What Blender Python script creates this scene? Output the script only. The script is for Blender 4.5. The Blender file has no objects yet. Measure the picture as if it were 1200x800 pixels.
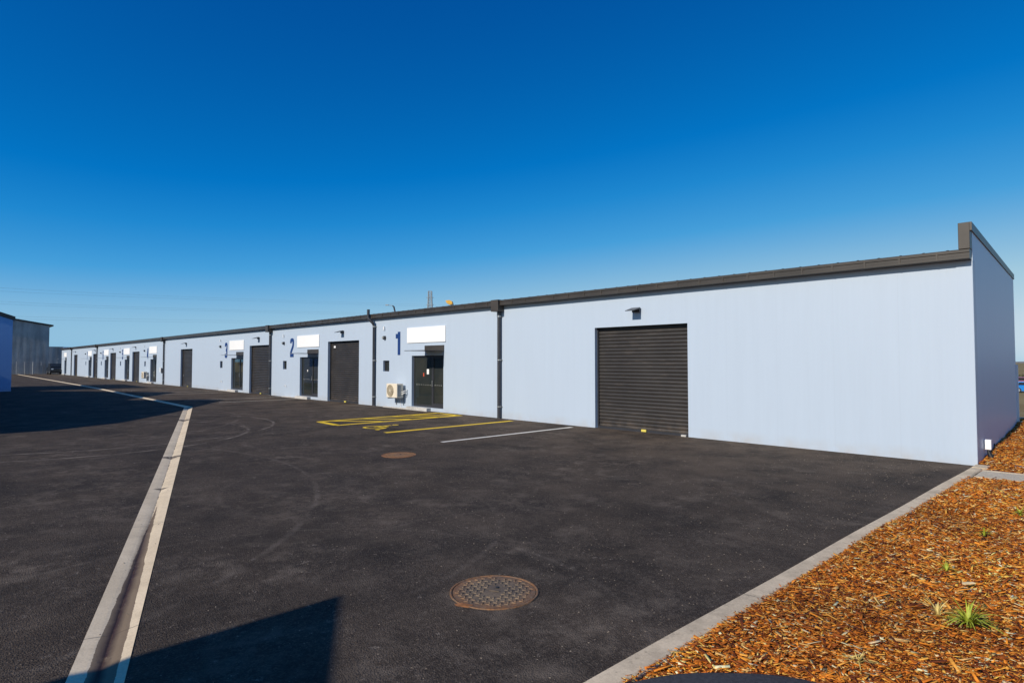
import bpy, bmesh, math, random
import numpy as np
from mathutils import Vector, Matrix
random.seed(7); RNG = np.random.default_rng(11)
SC = bpy.context.scene; COL = SC.collection
R = math.radians

# ------------------------------------------------------------------ camera, sky, sun, exposure
# building frame: near corner of the warehouse row at the origin, facade along -X, facing -Y
yaw = math.atan2(673, 700); pitch = math.atan2(24, 700)
F = Vector((-math.cos(yaw), math.sin(yaw), 0)); RT = Vector((math.sin(yaw), math.cos(yaw), 0)); Z = Vector((0, 0, 1))
fw = F*math.cos(pitch) + Z*math.sin(pitch); up = Z*math.cos(pitch) - F*math.sin(pitch)
CAM = Vector((2.028, -13.771, 1.9))
cd = bpy.data.cameras.new('camera'); cam = bpy.data.objects.new('camera', cd); COL.objects.link(cam)
cd.lens = 21.0; cd.sensor_width = 36; cd.clip_start = .05; cd.clip_end = 20000
m = Matrix((RT, up, -fw)).transposed().to_4x4(); m.translation = CAM; cam.matrix_world = m
SC.camera = cam
SUN_EL, SUN_PHI = R(31.5), R(-2.0)
sdir = Vector((math.cos(SUN_EL)*math.sin(SUN_PHI), math.cos(SUN_EL)*math.cos(SUN_PHI), -math.sin(SUN_EL)))
W = bpy.data.worlds.new('World'); SC.world = W; W.use_nodes = True
wt = W.node_tree; bg = wt.nodes['Background']
sky = wt.nodes.new('ShaderNodeTexSky'); sky.sky_type = 'NISHITA'; sky.sun_disc = False
sky.sun_elevation = SUN_EL; sky.sun_rotation = math.pi + SUN_PHI
sky.altitude = 300; sky.air_density = 1.0; sky.dust_density = .35; sky.ozone_density = 3.0
hs = wt.nodes.new('ShaderNodeHueSaturation'); hs.inputs['Saturation'].default_value = 1.28; hs.inputs['Value'].default_value = 1
hs.inputs['Hue'].default_value = .497
wt.links.new(sky.outputs[0], hs.inputs['Color'])
# polarised, deep blue grade of the clear sky: the sky's own brightness looks up its colour
sp_ = wt.nodes.new('ShaderNodeSeparateColor'); wt.links.new(hs.outputs[0], sp_.inputs[0])
mr_ = wt.nodes.new('ShaderNodeMapRange'); mr_.inputs[1].default_value = 0; mr_.inputs[2].default_value = 12.0; wt.links.new(sp_.outputs[1], mr_.inputs[0])
rp_ = wt.nodes.new('ShaderNodeValToRGB'); wt.links.new(mr_.outputs[0], rp_.inputs[0]); el_ = rp_.color_ramp.elements
stops = [(.0, (0, .03, .15)), (.112, (.0005, .085, .345)), (.205, (.001, .175, .55)), (.262, (.014, .245, .63)), (.352, (.062, .345, .70)), (.46, (.20, .46, .715)), (.60, (.36, .585, .73)), (1.14, (.75, .80, .86))]
el_[0].position = 0; el_[0].color = (*stops[0][1], 1); el_[1].position = 1; el_[1].color = (*stops[-1][1], 1)
for g_, c_ in stops[1:-1]:
    e_ = el_.new(g_/.095/12.0); e_.color = (*c_, 1)
sc_ = wt.nodes.new('ShaderNodeVectorMath'); sc_.operation = 'SCALE'; sc_.inputs['Scale'].default_value = 10; wt.links.new(rp_.outputs[0], sc_.inputs[0])
wt.links.new(sc_.outputs[0], bg.inputs['Color'])
bg.inputs['Strength'].default_value = .1
sl = bpy.data.lights.new('sun', 'SUN'); sl.energy = 4.4; sl.angle = R(.53); sl.color = (1, .90, .77)
so = bpy.data.objects.new('sun', sl); COL.objects.link(so); so.rotation_euler = sdir.to_track_quat('-Z', 'Y').to_euler(); so.location = (0, -40, 40)
vs = SC.view_settings; vs.view_transform = 'Standard'; vs.look = 'None'; vs.exposure = 0; vs.gamma = 1; vs.use_curve_mapping = False

# ------------------------------------------------------------------ materials
class NT:
    def __init__(s, name):
        s.m = bpy.data.materials.new(name); s.m.use_nodes = True; s.t = s.m.node_tree
        s.b = s.t.nodes['Principled BSDF']; s.co = s.n('ShaderNodeTexCoord').outputs['Object']
    def n(s, ty, **k):
        x = s.t.nodes.new(ty)
        for a, v in k.items(): setattr(x, a, v)
        return x
    def l(s, a, b): s.t.links.new(a, b)
    def mapv(s, sc=(1, 1, 1), rot=(0, 0, 0), loc=(0, 0, 0)):
        x = s.n('ShaderNodeMapping'); x.inputs['Scale'].default_value = sc; x.inputs['Rotation'].default_value = rot; x.inputs['Location'].default_value = loc
        s.l(s.co, x.inputs[0]); return x.outputs[0]
    def noise(s, scale, detail=4, rough=.55, v=None, lo=None, hi=None):
        x = s.n('ShaderNodeTexNoise'); x.inputs['Scale'].default_value = scale; x.inputs['Detail'].default_value = detail; x.inputs['Roughness'].default_value = rough
        s.l(v if v is not None else s.co, x.inputs['Vector'])
        o = x.outputs['Fac']
        return o if lo is None else s.rng(o, lo, hi)
    def rng(s, a, lo, hi, to0=0, to1=1):
        x = s.n('ShaderNodeMapRange'); x.inputs[1].default_value = lo; x.inputs[2].default_value = hi; x.inputs[3].default_value = to0; x.inputs[4].default_value = to1
        s.l(a, x.inputs[0]); return x.outputs[0]
    def mth(s, op, a, b=None, c=None):
        x = s.n('ShaderNodeMath', operation=op)
        for i, v in enumerate((a, b, c)):
            if v is None: continue
            if isinstance(v, (int, float)): x.inputs[i].default_value = v
            else: s.l(v, x.inputs[i])
        return x.outputs[0]
    def mix(s, f, a, b, mode='MIX'):
        x = s.n('ShaderNodeMix', data_type='RGBA', blend_type=mode)
        for sock, v in ((x.inputs[0], f), (x.inputs[6], a), (x.inputs[7], b)):
            if isinstance(v, (int, float)): sock.default_value = v
            elif isinstance(v, (tuple, list)): sock.default_value = (*v[:3], 1)
            else: s.l(v, sock)
        return x.outputs[2]
    def bump(s, h, st=.3, dist=.01, prev=None):
        x = s.n('ShaderNodeBump'); x.inputs['Strength'].default_value = st; x.inputs['Distance'].default_value = dist
        s.l(h, x.inputs['Height'])
        if prev is not None: s.l(prev, x.inputs['Normal'])
        s.l(x.outputs[0], s.b.inputs['Normal']); return x.outputs[0]
    def col(s, c):
        if isinstance(c, (tuple, list)): s.b.inputs['Base Color'].default_value = (*c[:3], 1)
        else: s.l(c, s.b.inputs['Base Color'])
    def set(s, rough=.6, metal=0, spec=.5):
        s.b.inputs['Roughness'].default_value = rough; s.b.inputs['Metallic'].default_value = metal; s.b.inputs['Specular IOR Level'].default_value = spec
    def sep(s, v=None):
        x = s.n('ShaderNodeSeparateXYZ'); s.l(v if v is not None else s.co, x.inputs[0]); return x.outputs

def simple(name, c, rough=.5, metal=0, var=.12, sc=3, bump=0, spec=.5):
    k = NT(name); nz = k.noise(sc, 5)
    d = tuple(x*(1-var) for x in c); e = tuple(min(1, x*(1+var)) for x in c)
    k.col(k.mix(k.rng(nz, .3, .7), d, e)); k.set(rough, metal, spec)
    if bump: k.bump(k.noise(sc*12, 3), bump, .004)
    return k.m

def wall_mat(name, base, axis):
    k = NT(name); s = k.sep(); a = s[axis]
    streak = k.noise(1, 5, v=k.mapv((5, 5, .35)), lo=.3, hi=.75); big = k.noise(.25, 3, lo=.3, hi=.7)
    c = k.mix(k.mth('MULTIPLY', streak, .16), base, tuple(x*.8 for x in base))
    c = k.mix(k.mth('MULTIPLY', big, .12), c, tuple(min(1, x*1.12) for x in base))
    # dusty splash band just above the ground
    dust = k.mth('MULTIPLY', k.rng(s[2], .28, .02), k.noise(2.2, 5, lo=.35, hi=.7))
    c = k.mix(k.mth('MULTIPLY', dust, .45), c, (.42, .37, .31))
    # joints every 1.2 m
    j = k.mth('PINGPONG', a, .6); joint = k.mth('LESS_THAN', j, .006)
    c = k.mix(k.mth('MULTIPLY', joint, .05), c, tuple(x*.45 for x in base))
    k.col(c); k.set(.42, 0, .4)
    rib = k.mth('PINGPONG', a, .05); rib = k.rng(rib, .006, .016)
    h = k.mth('ADD', rib, k.mth('MULTIPLY', joint, -.4))
    b1 = k.bump(h, .5, .0016); k.bump(k.noise(.7, 3), .12, .03, b1)
    return k.m

M = {}
M['wall'] = wall_mat('painted_facade_panel', (.455, .54, .65), 0)
M['endwall'] = wall_mat('end_panel_shade_lifted', (.52, .63, .75), 1)  # same paint as the facade, lightened in colour to lift the wall's shade
M['bluewall'] = wall_mat('blue_painted_panel', (.26, .44, .74), 1)
M['jamb'] = simple('reveal_paint', (.30, .38, .52), .5)
M['trim'] = simple('brown_grey_flashing', (.058, .049, .041), .42, .0, .18, 2)
M['gutter'] = simple('gutter_steel', (.050, .043, .037), .38, .0, .2, 1.5)
M['dark'] = simple('dark_steel', (.035, .036, .042), .35, .0, .15)
M['pipe'] = simple('downpipe_paint', (.04, .042, .05), .4, 0, .2, 4)
M['alu'] = simple('aluminium', (.6, .6, .58), .35, .8)
M['white'] = simple('white_board', (.86, .86, .86), .5, 0, .02, .8)
M['navy'] = simple('navy_vinyl', (.001, .036, .17), .7, 0, .05)
M['cream'] = simple('cream_enamel', (.78, .70, .56), .4, 0, .05, 5)
M['fan'] = simple('fan_grille_brown', (.22, .16, .07), .5, 0, .2, 20)
M['black'] = simple('black_rubber', (.012, .012, .013), .55)
M['redst'] = simple('red_sticker', (.6, .08, .03), .5)
M['lock'] = simple('yellow_lock', (.75, .62, .12), .4)
M['copper'] = simple('insulated_pipe', (.7, .7, .68), .6)
M['yellowm'] = simple('yellow_machine', (.75, .42, .06), .5)
M['galv'] = simple('galvanised_steel', (.35, .37, .38), .5, .3)
M['wire'] = simple('conductor_wire', (.10, .11, .12), .6)
M['carblue'] = simple('blue_car_paint', (.02, .22, .62), .2)
M['carplum'] = simple('plum_car_paint', (.25, .09, .16), .25)
M['cardark'] = simple('dark_car_paint', (.015, .018, .022), .2)
M['winglass'] = simple('car_glass', (.02, .025, .03), .05)
M['grip'] = simple('floodlight_lens', (.3, .3, .28), .15)

def roller_mat():
    k = NT('roller_door_paint'); s = k.sep()
    c = k.mix(k.noise(1.2, 5, lo=.3, hi=.7), (.030, .0275, .027), (.046, .042, .040))
    d = k.noise(1, 5, v=k.mapv((3, 3, 14)), lo=.55, hi=.8)
    c = k.mix(k.mth('MULTIPLY', d, .3), c, (.15, .12, .10))
    dust = k.mth('MULTIPLY', k.rng(s[2], .5, .03), k.noise(5, 5, lo=.4, hi=.7))
    c = k.mix(k.mth('MULTIPLY', dust, .35), c, (.2, .15, .11))
    k.col(c); k.set(.42, 0, .4); return k.m
M['roller'] = roller_mat()
def glass_mat():
    k = NT('tinted_door_glass'); k.col(k.mix(k.noise(.9, 2, lo=.35, hi=.65), (.018, .024, .024), (.036, .038, .032)))
    k.set(.03, 0, .6); k.b.inputs['Coat Weight'].default_value = .4; k.b.inputs['Coat Roughness'].default_value = .02
    k.bump(k.noise(.8, 2), .05, .02); return k.m
M['glass'] = glass_mat()

def asphalt_mat():
    k = NT('asphalt'); P = k.co
    base = k.mix(k.noise(.35, 6, lo=.3, hi=.7), (.030, .0235, .0200), (.052, .041, .0345))
    # fine stone speckle in two sizes
    v = k.n('ShaderNodeTexVoronoi'); v.inputs['Scale'].default_value = 95; k.l(P, v.inputs['Vector'])
    sp = k.rng(v.outputs['Color'], .1, .95)
    c = k.mix(k.mth('MULTIPLY', k.rng(v.outputs['Color'], .5, .95), .95), base, (.15, .122, .098))
    n2 = k.noise(42, 5, .8, lo=.52, hi=.66); c = k.mix(k.mth('MULTIPLY', n2, .5), c, (.13, .11, .092))
    n2 = k.noise(20, 6, .8, lo=.38, hi=.58); c = k.mix(k.rng(n2, 0, 1, .45, 1), (.014, .012, .0115), c)
    # scuffs dragged along the wheel paths
    s1 = k.mth('MULTIPLY', k.noise(2.4, 9, .74, lo=.48, hi=.63), k.noise(.55, 4, lo=.40, hi=.62))
    c = k.mix(k.mth('MULTIPLY', s1, .75), c, (.175, .143, .115))
    v2 = k.mapv((3.2, .9, 1), (0, 0, R(-20)), (3, 7, 0)); s2 = k.mth('MULTIPLY', k.noise(1.5, 9, .75, v=v2, lo=.53, hi=.70), k.noise(.42, 3, v=k.mapv((1, 1, 1), loc=(9, 4, 0)), lo=.42, hi=.62))
    c = k.mix(k.mth('MULTIPLY', s2, .4), c, (.16, .135, .11))
    d1 = k.noise(1.1, 7, .65, v=k.mapv((1, 1, 1), loc=(4, 9, 2)), lo=.38, hi=.58); c = k.mix(k.rng(d1, 0, 1, .45, 0), c, (.010, .009, .0095))
    # crisp little chalky flecks
    f = k.noise(7, 8, .82, v=k.mapv((1, 1, 1), loc=(1, 2, 3)), lo=.60, hi=.645)
    c = k.mix(k.mth('MULTIPLY', f, .7), c, (.26, .22, .185))
    # dusty brown film near the building and in drifts
    s = k.sep(); near = k.rng(s[1], -7.5, -.3); film = k.mth('MULTIPLY', k.mth('ADD', k.mth('MULTIPLY', near, .62), .26), k.noise(.8, 6, .65, lo=.35, hi=.68))
    c = k.mix(film, c, (.155, .117, .086))
    # mud patch at the camera-left corner
    # faint curved tyre scrubs: rings broken up by noise
    def ring(cx, cy, r, w, st, c, off):
        dx = k.mth('SUBTRACT', s[0], cx); dy = k.mth('SUBTRACT', s[1], cy)
        d = k.mth('SQRT', k.mth('ADD', k.mth('MULTIPLY', dx, dx), k.mth('MULTIPLY', dy, dy)))
        d = k.mth('ABSOLUTE', k.mth('SUBTRACT', d, r)); m_ = k.rng(d, w, w*.25)
        m_ = k.mth('MULTIPLY', m_, k.noise(1, 6, .7, v=k.mapv((1.4, 1.4, 1), loc=(off, off*2, 0)), lo=.42, hi=.62))
        m_ = k.mth('MULTIPLY', m_, k.noise(9, 5, .75, lo=.2, hi=.5))
        return k.mix(k.mth('MULTIPLY', m_, st), c, (.25, .21, .175))
    for a in ((-16.6, -11.2, 4.0, .06, 1., 1), (-18.3, -10.6, 4.75, .06, 1., 5), (-17.3, -10.2, 3.2, .04, .4, 9), (-6.2, -8.6, 2.4, .06, .13, 13),
              (-5.4, -11.4, 3.3, .05, .16, 21), (-2.2, -12.2, 2.75, .04, .2, 25), (-9.5, -16.5, 7.5, .06, .3, 31), (-22, -14.0, 8.2, .08, .3, 35)):
        c = ring(*a[:5], c, a[5])
    k.col(c); k.set(.92, 0, .12)
    h = k.mth('ADD', v.outputs['Distance'], k.mth('MULTIPLY', k.noise(45, 5, .7), 1.2))
    b1 = k.bump(h, .9, .008); k.bump(k.noise(1.2, 4), .25, .03, b1); return k.m
M['asphalt'] = asphalt_mat()


def concrete_mat(name, a, b, stain=False):
    k = NT(name)
    c = k.mix(k.noise(1.1, 6, .6, lo=.3, hi=.7), a, b); c = k.mix(k.mth('MULTIPLY', k.noise(55, 4, .7, lo=.45, hi=.7), .35), c, tuple(x*.6 for x in a))
    c = k.mix(k.mth('MULTIPLY', k.noise(4, 6, .7, lo=.5, hi=.75), .3), c, (.23, .17, .11))
    s = k.sep()
    j = k.mth('LESS_THAN', k.mth('PINGPONG', s[0], 1.5), .006)
    if not stain:
        j = k.mth('LESS_THAN', k.mth('PINGPONG', s[1], 1.5), .005); c = k.mix(k.mth('MULTIPLY', k.noise(1.7, 7, .75, v=k.mapv((1, 1, 1), loc=(3, 3, 3)), lo=.45, hi=.62), .45), c, tuple(x*.5 for x in a))
        c = k.mix(k.mth('MULTIPLY', k.noise(11, 6, .8, lo=.56, hi=.64), .6), c, tuple(x*.42 for x in a))
    c = k.mix(k.mth('MULTIPLY', j, .6), c, (.06, .055, .05))
    if stain:   # a real run of water and silt down the invert; attribute 'u' is the distance across the channel
        at = k.n('ShaderNodeAttribute', attribute_name='u'); u = at.outputs['Fac']
        wob = k.mth('MULTIPLY', k.mth('SUBTRACT', k.noise(2.6, 7, .75), .5), .32)
        u2 = k.mth('ADD', u, wob)
        d = k.mth('ABSOLUTE', k.mth('ADD', u2, .12))
        wd = k.rng(s[0], -7.0, -3.0, .02, .52)
        wet = k.mth('LESS_THAN', d, wd); gate = k.mth('GREATER_THAN', s[0], -7.0)
        wetm = k.mth('MULTIPLY', wet, gate)
        c = k.mix(k.mth('MULTIPLY', wetm, .85), c, (.12, .080, .050))
        core = k.mth('MULTIPLY', k.rng(k.mth('ABSOLUTE', k.mth('ADD', u2, -.0)), .34, .04), k.rng(s[0], -7.5, -4.5))
        c = k.mix(k.mth('MULTIPLY', core, k.noise(9, 6, .75, lo=.2, hi=.45)), c, (.035, .017, .018))
        crack = k.mth('MULTIPLY', k.rng(k.mth('ABSOLUTE', k.mth('ADD', u, k.mth('MULTIPLY', wob, .25))), .06, .02), k.noise(3.5, 5, .75, lo=.47, hi=.56))
        c = k.mix(k.mth('MULTIPLY', crack, .8), c, (.07, .04, .025))
        for (px, r0) in ((-19.6, .42), (-11.4, .26), (-8.2, .10), (-25.2, .3)):
            dd = k.mth('ADD', k.mth('ABSOLUTE', k.mth('SUBTRACT', s[0], px)), k.mth('MULTIPLY', k.mth('ABSOLUTE', u), .12))
            c = k.mix(k.mth('MULTIPLY', k.rng(dd, r0, r0*.5), k.noise(18, 4, lo=.3, hi=.5)), c, (.06, .045, .035))
    k.col(c); k.set(.8, 0, .3); k.bump(k.noise(70, 5, .7), .45, .004); return k.m
M['drain'] = concrete_mat('drain_concrete', (.66, .535, .36), (.84, .69, .48), True)
M['kerb'] = concrete_mat('kerb_concrete', (.54, .44, .31), (.76, .63, .45))
M['pale'] = concrete_mat('pale_concrete', (.55, .53, .5), (.66, .64, .6))
def aggregate_mat():
    k = NT('exposed_aggregate'); v = k.n('ShaderNodeTexVoronoi'); v.inputs['Scale'].default_value = 70; k.l(k.co, v.inputs['Vector'])
    c = k.mix(v.outputs['Color'], (.24, .20, .15), (.70, .60, .46)); c = k.mix(.45, c, (.48, .42, .32)); k.col(c); k.set(.8); k.bump(v.outputs['Distance'], .5, .005); return k.m
M['agg'] = aggregate_mat()
def paint_mat(name, c0):
    k = NT(name); w = k.noise(9, 8, .78, lo=.60, hi=.70); n = k.noise(1.2, 4, lo=.3, hi=.7)
    c = k.mix(n, tuple(x*.82 for x in c0), c0); c = k.mix(k.mth('MULTIPLY', w, .7), c, (.06, .052, .045)); k.col(c); k.set(.7, 0, .3); k.bump(k.noise(60, 4), .4, .004); return k.m
M['ypaint'] = paint_mat('yellow_line_paint', (.86, .58, .02)); M['wpaint'] = paint_mat('white_line_paint', (.80, .76, .68))
M['wpaint2'] = paint_mat('worn_line_paint', (.66, .60, .50))
def chips_mat():
    k = NT('bark_chip'); at = k.n('ShaderNodeAttribute', attribute_name='chip'); c = k.mix(k.mth('MULTIPLY', k.noise(90, 4, .7, v=k.mapv((1, 1, 1)), lo=.35, hi=.7), .35), at.outputs['Color'], (.16, .045, .012))
    k.col(c); k.set(.75, 0, .25); k.bump(k.noise(160, 3), .3, .003); return k.m
M['chips'] = chips_mat()
def soil_mat():
    k = NT('mulch_litter'); v = k.n('ShaderNodeTexVoronoi'); v.inputs['Scale'].default_value = 42; k.l(k.mapv((1, 1.8, 1), (0, 0, R(35))), v.inputs['Vector'])
    r = k.n('ShaderNodeValToRGB'); e = r.color_ramp.elements; e[0].color = (.10, .025, .006, 1); e[1].color = (.7, .36, .12, 1)
    x = r.color_ramp.elements.new(.45); x.color = (.36, .10, .016, 1); x = r.color_ramp.elements.new(.75); x.color = (.58, .20, .03, 1)
    sp = k.n('ShaderNodeSeparateColor'); k.l(v.outputs['Color'], sp.inputs[0]); k.l(sp.outputs[0], r.inputs[0])
    k.col(k.mix(k.mth('MULTIPLY', k.noise(6, 5, lo=.35, hi=.7), .4), r.outputs[0], (.10, .03, .01))); k.set(.85, 0, .2)
    k.bump(k.mth('ADD', v.outputs['Distance'], k.noise(30, 5)), .8, .02); return k.m
M['litter'] = soil_mat()
def field_mat():
    k = NT('dry_field'); c = k.mix(k.noise(.06, 6, lo=.35, hi=.65), (.20, .145, .07), (.30, .24, .12)); c = k.mix(k.mth('MULTIPLY', k.noise(1.5, 6, .7, lo=.45, hi=.7), .7), c, (.13, .12, .045))
    k.col(c); k.set(.95, 0, .1); k.bump(k.noise(6, 5), .6, .05); return k.m
M['field'] = field_mat()
M['hill'] = simple('far_hill', (.22, .20, .18), .95, 0, .2, .01)
def manhole_mat(name, rust):
    k = NT(name); n = k.noise(3.2, 6, .7, lo=.35, hi=.62); fine = k.noise(55, 4, .7, lo=.35, hi=.7)
    c = k.mix(n, (.13, .105, .082), (.27, .20, .13)); s = k.sep()
    d = k.mth('SQRT', k.mth('ADD', k.mth('MULTIPLY', s[0], s[0]), k.mth('MULTIPLY', s[1], s[1])))
    rim = k.mth('MULTIPLY', k.rng(d, .22, .36), k.noise(7, 7, .8, lo=.36, hi=.56))
    c = k.mix(k.mth('MINIMUM', k.mth('ADD', k.mth('MULTIPLY', rim, .85), rust), 1), c, (.36, .15, .045)); c = k.mix(k.mth('MULTIPLY', fine, .75), c, (.045, .035, .03))
    k.col(c); k.set(.72, .25, .35); k.bump(k.noise(90, 4), .4, .003); return k.m
M['mh'] = manhole_mat('cast_iron_cover', 0); M['mh2'] = manhole_mat('rusted_cast_iron', .42)
M['rust'] = simple('flaking_rust', (.24, .10, .035), .8, .1, .6, 14, .5)
def corr_mat():
    k = NT('weathered_concrete_wall'); c = k.mix(k.noise(.25, 6, .65, lo=.3, hi=.7), (.34, .33, .31), (.54, .52, .49))
    c = k.mix(k.mth('MULTIPLY', k.noise(1, 6, .7, v=k.mapv((.5, .7, .10)), lo=.45, hi=.7), .6), c, (.09, .085, .08)); k.col(c); k.set(.85, 0, .2)
    s = k.sep(); k.bump(k.mth('PINGPONG', s[1], .4), .12, .1); return k.m
M['conc'] = corr_mat()
M['shed'] = simple('grey_cladding', (.30, .31, .32), .7, 0, .1, .3)
M['pad'] = simple('dark_pad_bitumen', (.05, .05, .056), .8, 0, .35, 40, .6, .3)
def blade_mat(name, a, b):
    k = NT(name); k.col(k.mix(k.noise(25, 3, lo=.3, hi=.7), a, b)); k.set(.55, 0, .3); k.b.inputs['Subsurface Weight'].default_value = 0
    return k.m
M['green'] = blade_mat('weed_green', (.24, .32, .02), (.48, .50, .07)); M['dryg'] = blade_mat('dry_straw', (.60, .44, .13), (.72, .58, .22))
M['leaf'] = blade_mat('bush_leaf', (.05, .06, .015), (.10, .09, .03))
M['whitechip'] = simple('pale_sapwood', (.72, .56, .32), .7, 0, .15, 30)

# ------------------------------------------------------------------ mesh helpers
class MB:
    def __init__(s): s.v = []; s.f = []; s.sm = []
    def add(s, vs, fs, smooth=False):
        o = len(s.v); s.v += [tuple(v) for v in vs]; s.f += [tuple(i+o for i in f) for f in fs]; s.sm += [smooth]*len(fs); return s
    def box(s, x0, x1, y0, y1, z0, z1):
        vs = [(x, y, z) for z in (z0, z1) for y in (y0, y1) for x in (x0, x1)]
        return s.add(vs, [(0, 2, 3, 1), (4, 5, 7, 6), (0, 1, 5, 4), (2, 6, 7, 3), (0, 4, 6, 2), (1, 3, 7, 5)])
    def tube(s, pts, r, n=10, caps=True):
        pts = [Vector(p) for p in pts]; rs = r if isinstance(r, (list, tuple)) else [r]*len(pts); vs = []; fs = []
        for i, p in enumerate(pts):
            t = (pts[min(i+1, len(pts)-1)] - pts[max(i-1, 0)]).normalized()
            a = t.cross(Vector((0, 0, 1)) if abs(t.z) < .95 else Vector((1, 0, 0))).normalized(); b = t.cross(a)
            vs += [tuple(p + (a*math.cos(q) + b*math.sin(q))*rs[i]) for q in [2*math.pi*j/n for j in range(n)]]
        for i in range(len(pts)-1):
            for j in range(n): fs.append((i*n+j, i*n+(j+1) % n, (i+1)*n+(j+1) % n, (i+1)*n+j))
        s.add(vs, fs, True)
        if caps: s.add(vs[:n], [tuple(range(n))[::-1]]); s.add(vs[-n:], [tuple(range(n))])
        return s
    def prism(s, prof, axis, a, b):   # profile of (p,q) extruded along axis 0 (x) or 1 (y) or 2 (z)
        def P(t, p): return (t, p[0], p[1]) if axis == 0 else ((p[0], t, p[1]) if axis == 1 else (p[0], p[1], t))
        n = len(prof); vs = [P(a, p) for p in prof] + [P(b, p) for p in prof]
        fs = [(i, (i+1) % n, n+(i+1) % n, n+i) for i in range(n)] + [tuple(range(n))[::-1], tuple(range(n, 2*n))]
        return s.add(vs, fs)
    def build(s, name, mat, parent=None, bevel=0, tri=False):
        me = bpy.data.meshes.new(name); me.from_pydata(s.v, [], s.f); me.materials.append(M[mat] if isinstance(mat, str) else mat)
        me.polygons.foreach_set('use_smooth', s.sm)
        bm = bmesh.new(); bm.from_mesh(me)
        if tri: bmesh.ops.triangulate(bm, faces=[f for f in bm.faces if len(f.verts) > 4])
        bmesh.ops.recalc_face_normals(bm, faces=bm.faces)
        bm.to_mesh(me); bm.free()
        o = bpy.data.objects.new(name, me); COL.objects.link(o)
        if parent: o.parent = parent
        if bevel:
            b = o.modifiers.new('bevel', 'BEVEL'); b.width = bevel; b.segments = 2; b.limit_method = 'ANGLE'
        return o
def tag(o, label=None, cat=None, group=None, kind=None):
    for k_, v in (('label', label), ('category', cat), ('group', group), ('kind', kind)):
        if v: o[k_] = v
    return o
def empty(name, loc=(0, 0, 0), rz=0):
    o = bpy.data.objects.new(name, None); COL.objects.link(o); o.location = loc; o.rotation_euler = (0, 0, rz); o.empty_display_size = .2; return o
def copy_tree(o, parent=None):
    c = o.copy(); COL.objects.link(c)
    if parent: c.parent = parent
    for ch in list(o.children): copy_tree(ch, c)
    return c
def setting(name, mb, mat, **k): return tag(mb.build(name, mat, **k), kind='structure')

# ------------------------------------------------------------------ the setting
rows_ = [(-9000, -.09), (13, -.09), (17, -.3), (45, -1.75), (9000, -1.75)]
setting('ground', MB().add([(x, y, z) for y, z in rows_ for x in (-9000, 9000)], [(2*i, 2*i+1, 2*i+3, 2*i+2) for i in range(len(rows_)-1)]), 'field')

path = [(-.25, -13.66), (-25.55, -6.12), (-50, -5.42), (-116.8, -4.9)]
HW = .155
def offs(path, d):
    out = []
    for i, p in enumerate(path):
        p = Vector(p); ds = []
        if i: ds.append((p - Vector(path[i-1])).normalized())
        if i < len(path)-1: ds.append((Vector(path[i+1]) - p).normalized())
        t = sum(ds, Vector((0, 0))).normalized(); n = Vector((-t.y, t.x)); k_ = 1/max(.3, n.dot(Vector((-ds[0].y, ds[0].x))))
        out.append(tuple(p + n*d*k_))
    return out
Lp = offs(path, HW); Rp = offs(path, -HW)    # heading -X: +normal is the camera-left side (-Y)
kerbx = lambda y: -.27 + (.23/10.8)*(y + 11)
yard = MB()
A = [(x, y, 0) for x, y in Lp]; A[0] = (kerbx(-13.8)+.06, A[0][1], 0)
yard.add(A + [(-116.8, -45, 0), (kerbx(-13.8)+.06, -45, 0)], [tuple(range(len(A)+2))])
B = [(x, y, 0) for x, y in Rp]; B[0] = (kerbx(-13.5)+.06, B[0][1], 0)
yard.add(B + [(-116.8, .06, 0), (-112, .06, 0), (-56, .06, 0), (-.02, .06, 0), (kerbx(-5)+.06, -5, 0)], [tuple(range(len(B)+5))])
setting('asphalt_yard', yard, 'asphalt', tri=True)

# dished concrete drain channel, with the across-distance stored for its stains
def channel():
    me = bpy.data.meshes.new('drain_channel'); vs = []; fs = []; us = []
    prof = [(-1, .005), (-.5, -.006), (-.1, -.018), (0, -.022), (.1, -.018), (.5, -.006), (1, .005)]
    rows = []; pts = []
    for i in range(len(path)-1):
        a = Vector(path[i]); b = Vector(path[i+1]); n = max(2, int((b-a).length/.5))
        for j in range(n): pts.append(tuple(a.lerp(b, j/n)))
    pts.append(path[-1])
    for u, z in prof: rows.append(offs(pts, u*HW*.999))
    n = len(pts)
    for i in range(n):
        for (u, z), r in zip(prof, rows): vs.append((*r[i], z)); us.append(u)
    m_ = len(prof)
    for i in range(n-1):
        for j in range(m_-1): fs.append((i*m_+j, i*m_+j+1, (i+1)*m_+j+1, (i+1)*m_+j))
    me.from_pydata(vs, [], fs); me.materials.append(M['drain'])
    at = me.attributes.new('u', 'FLOAT', 'POINT'); at.data.foreach_set('value', us)
    bm = bmesh.new(); bm.from_mesh(me); bmesh.ops.recalc_face_normals(bm, faces=bm.faces)
    if sum(f.normal.z for f in bm.faces) < 0: bmesh.ops.reverse_faces(bm, faces=bm.faces)
    bm.to_mesh(me); bm.free()
    o = bpy.data.objects.new('drain_channel', me); COL.objects.link(o); tag(o, kind='structure')
channel()

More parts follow.
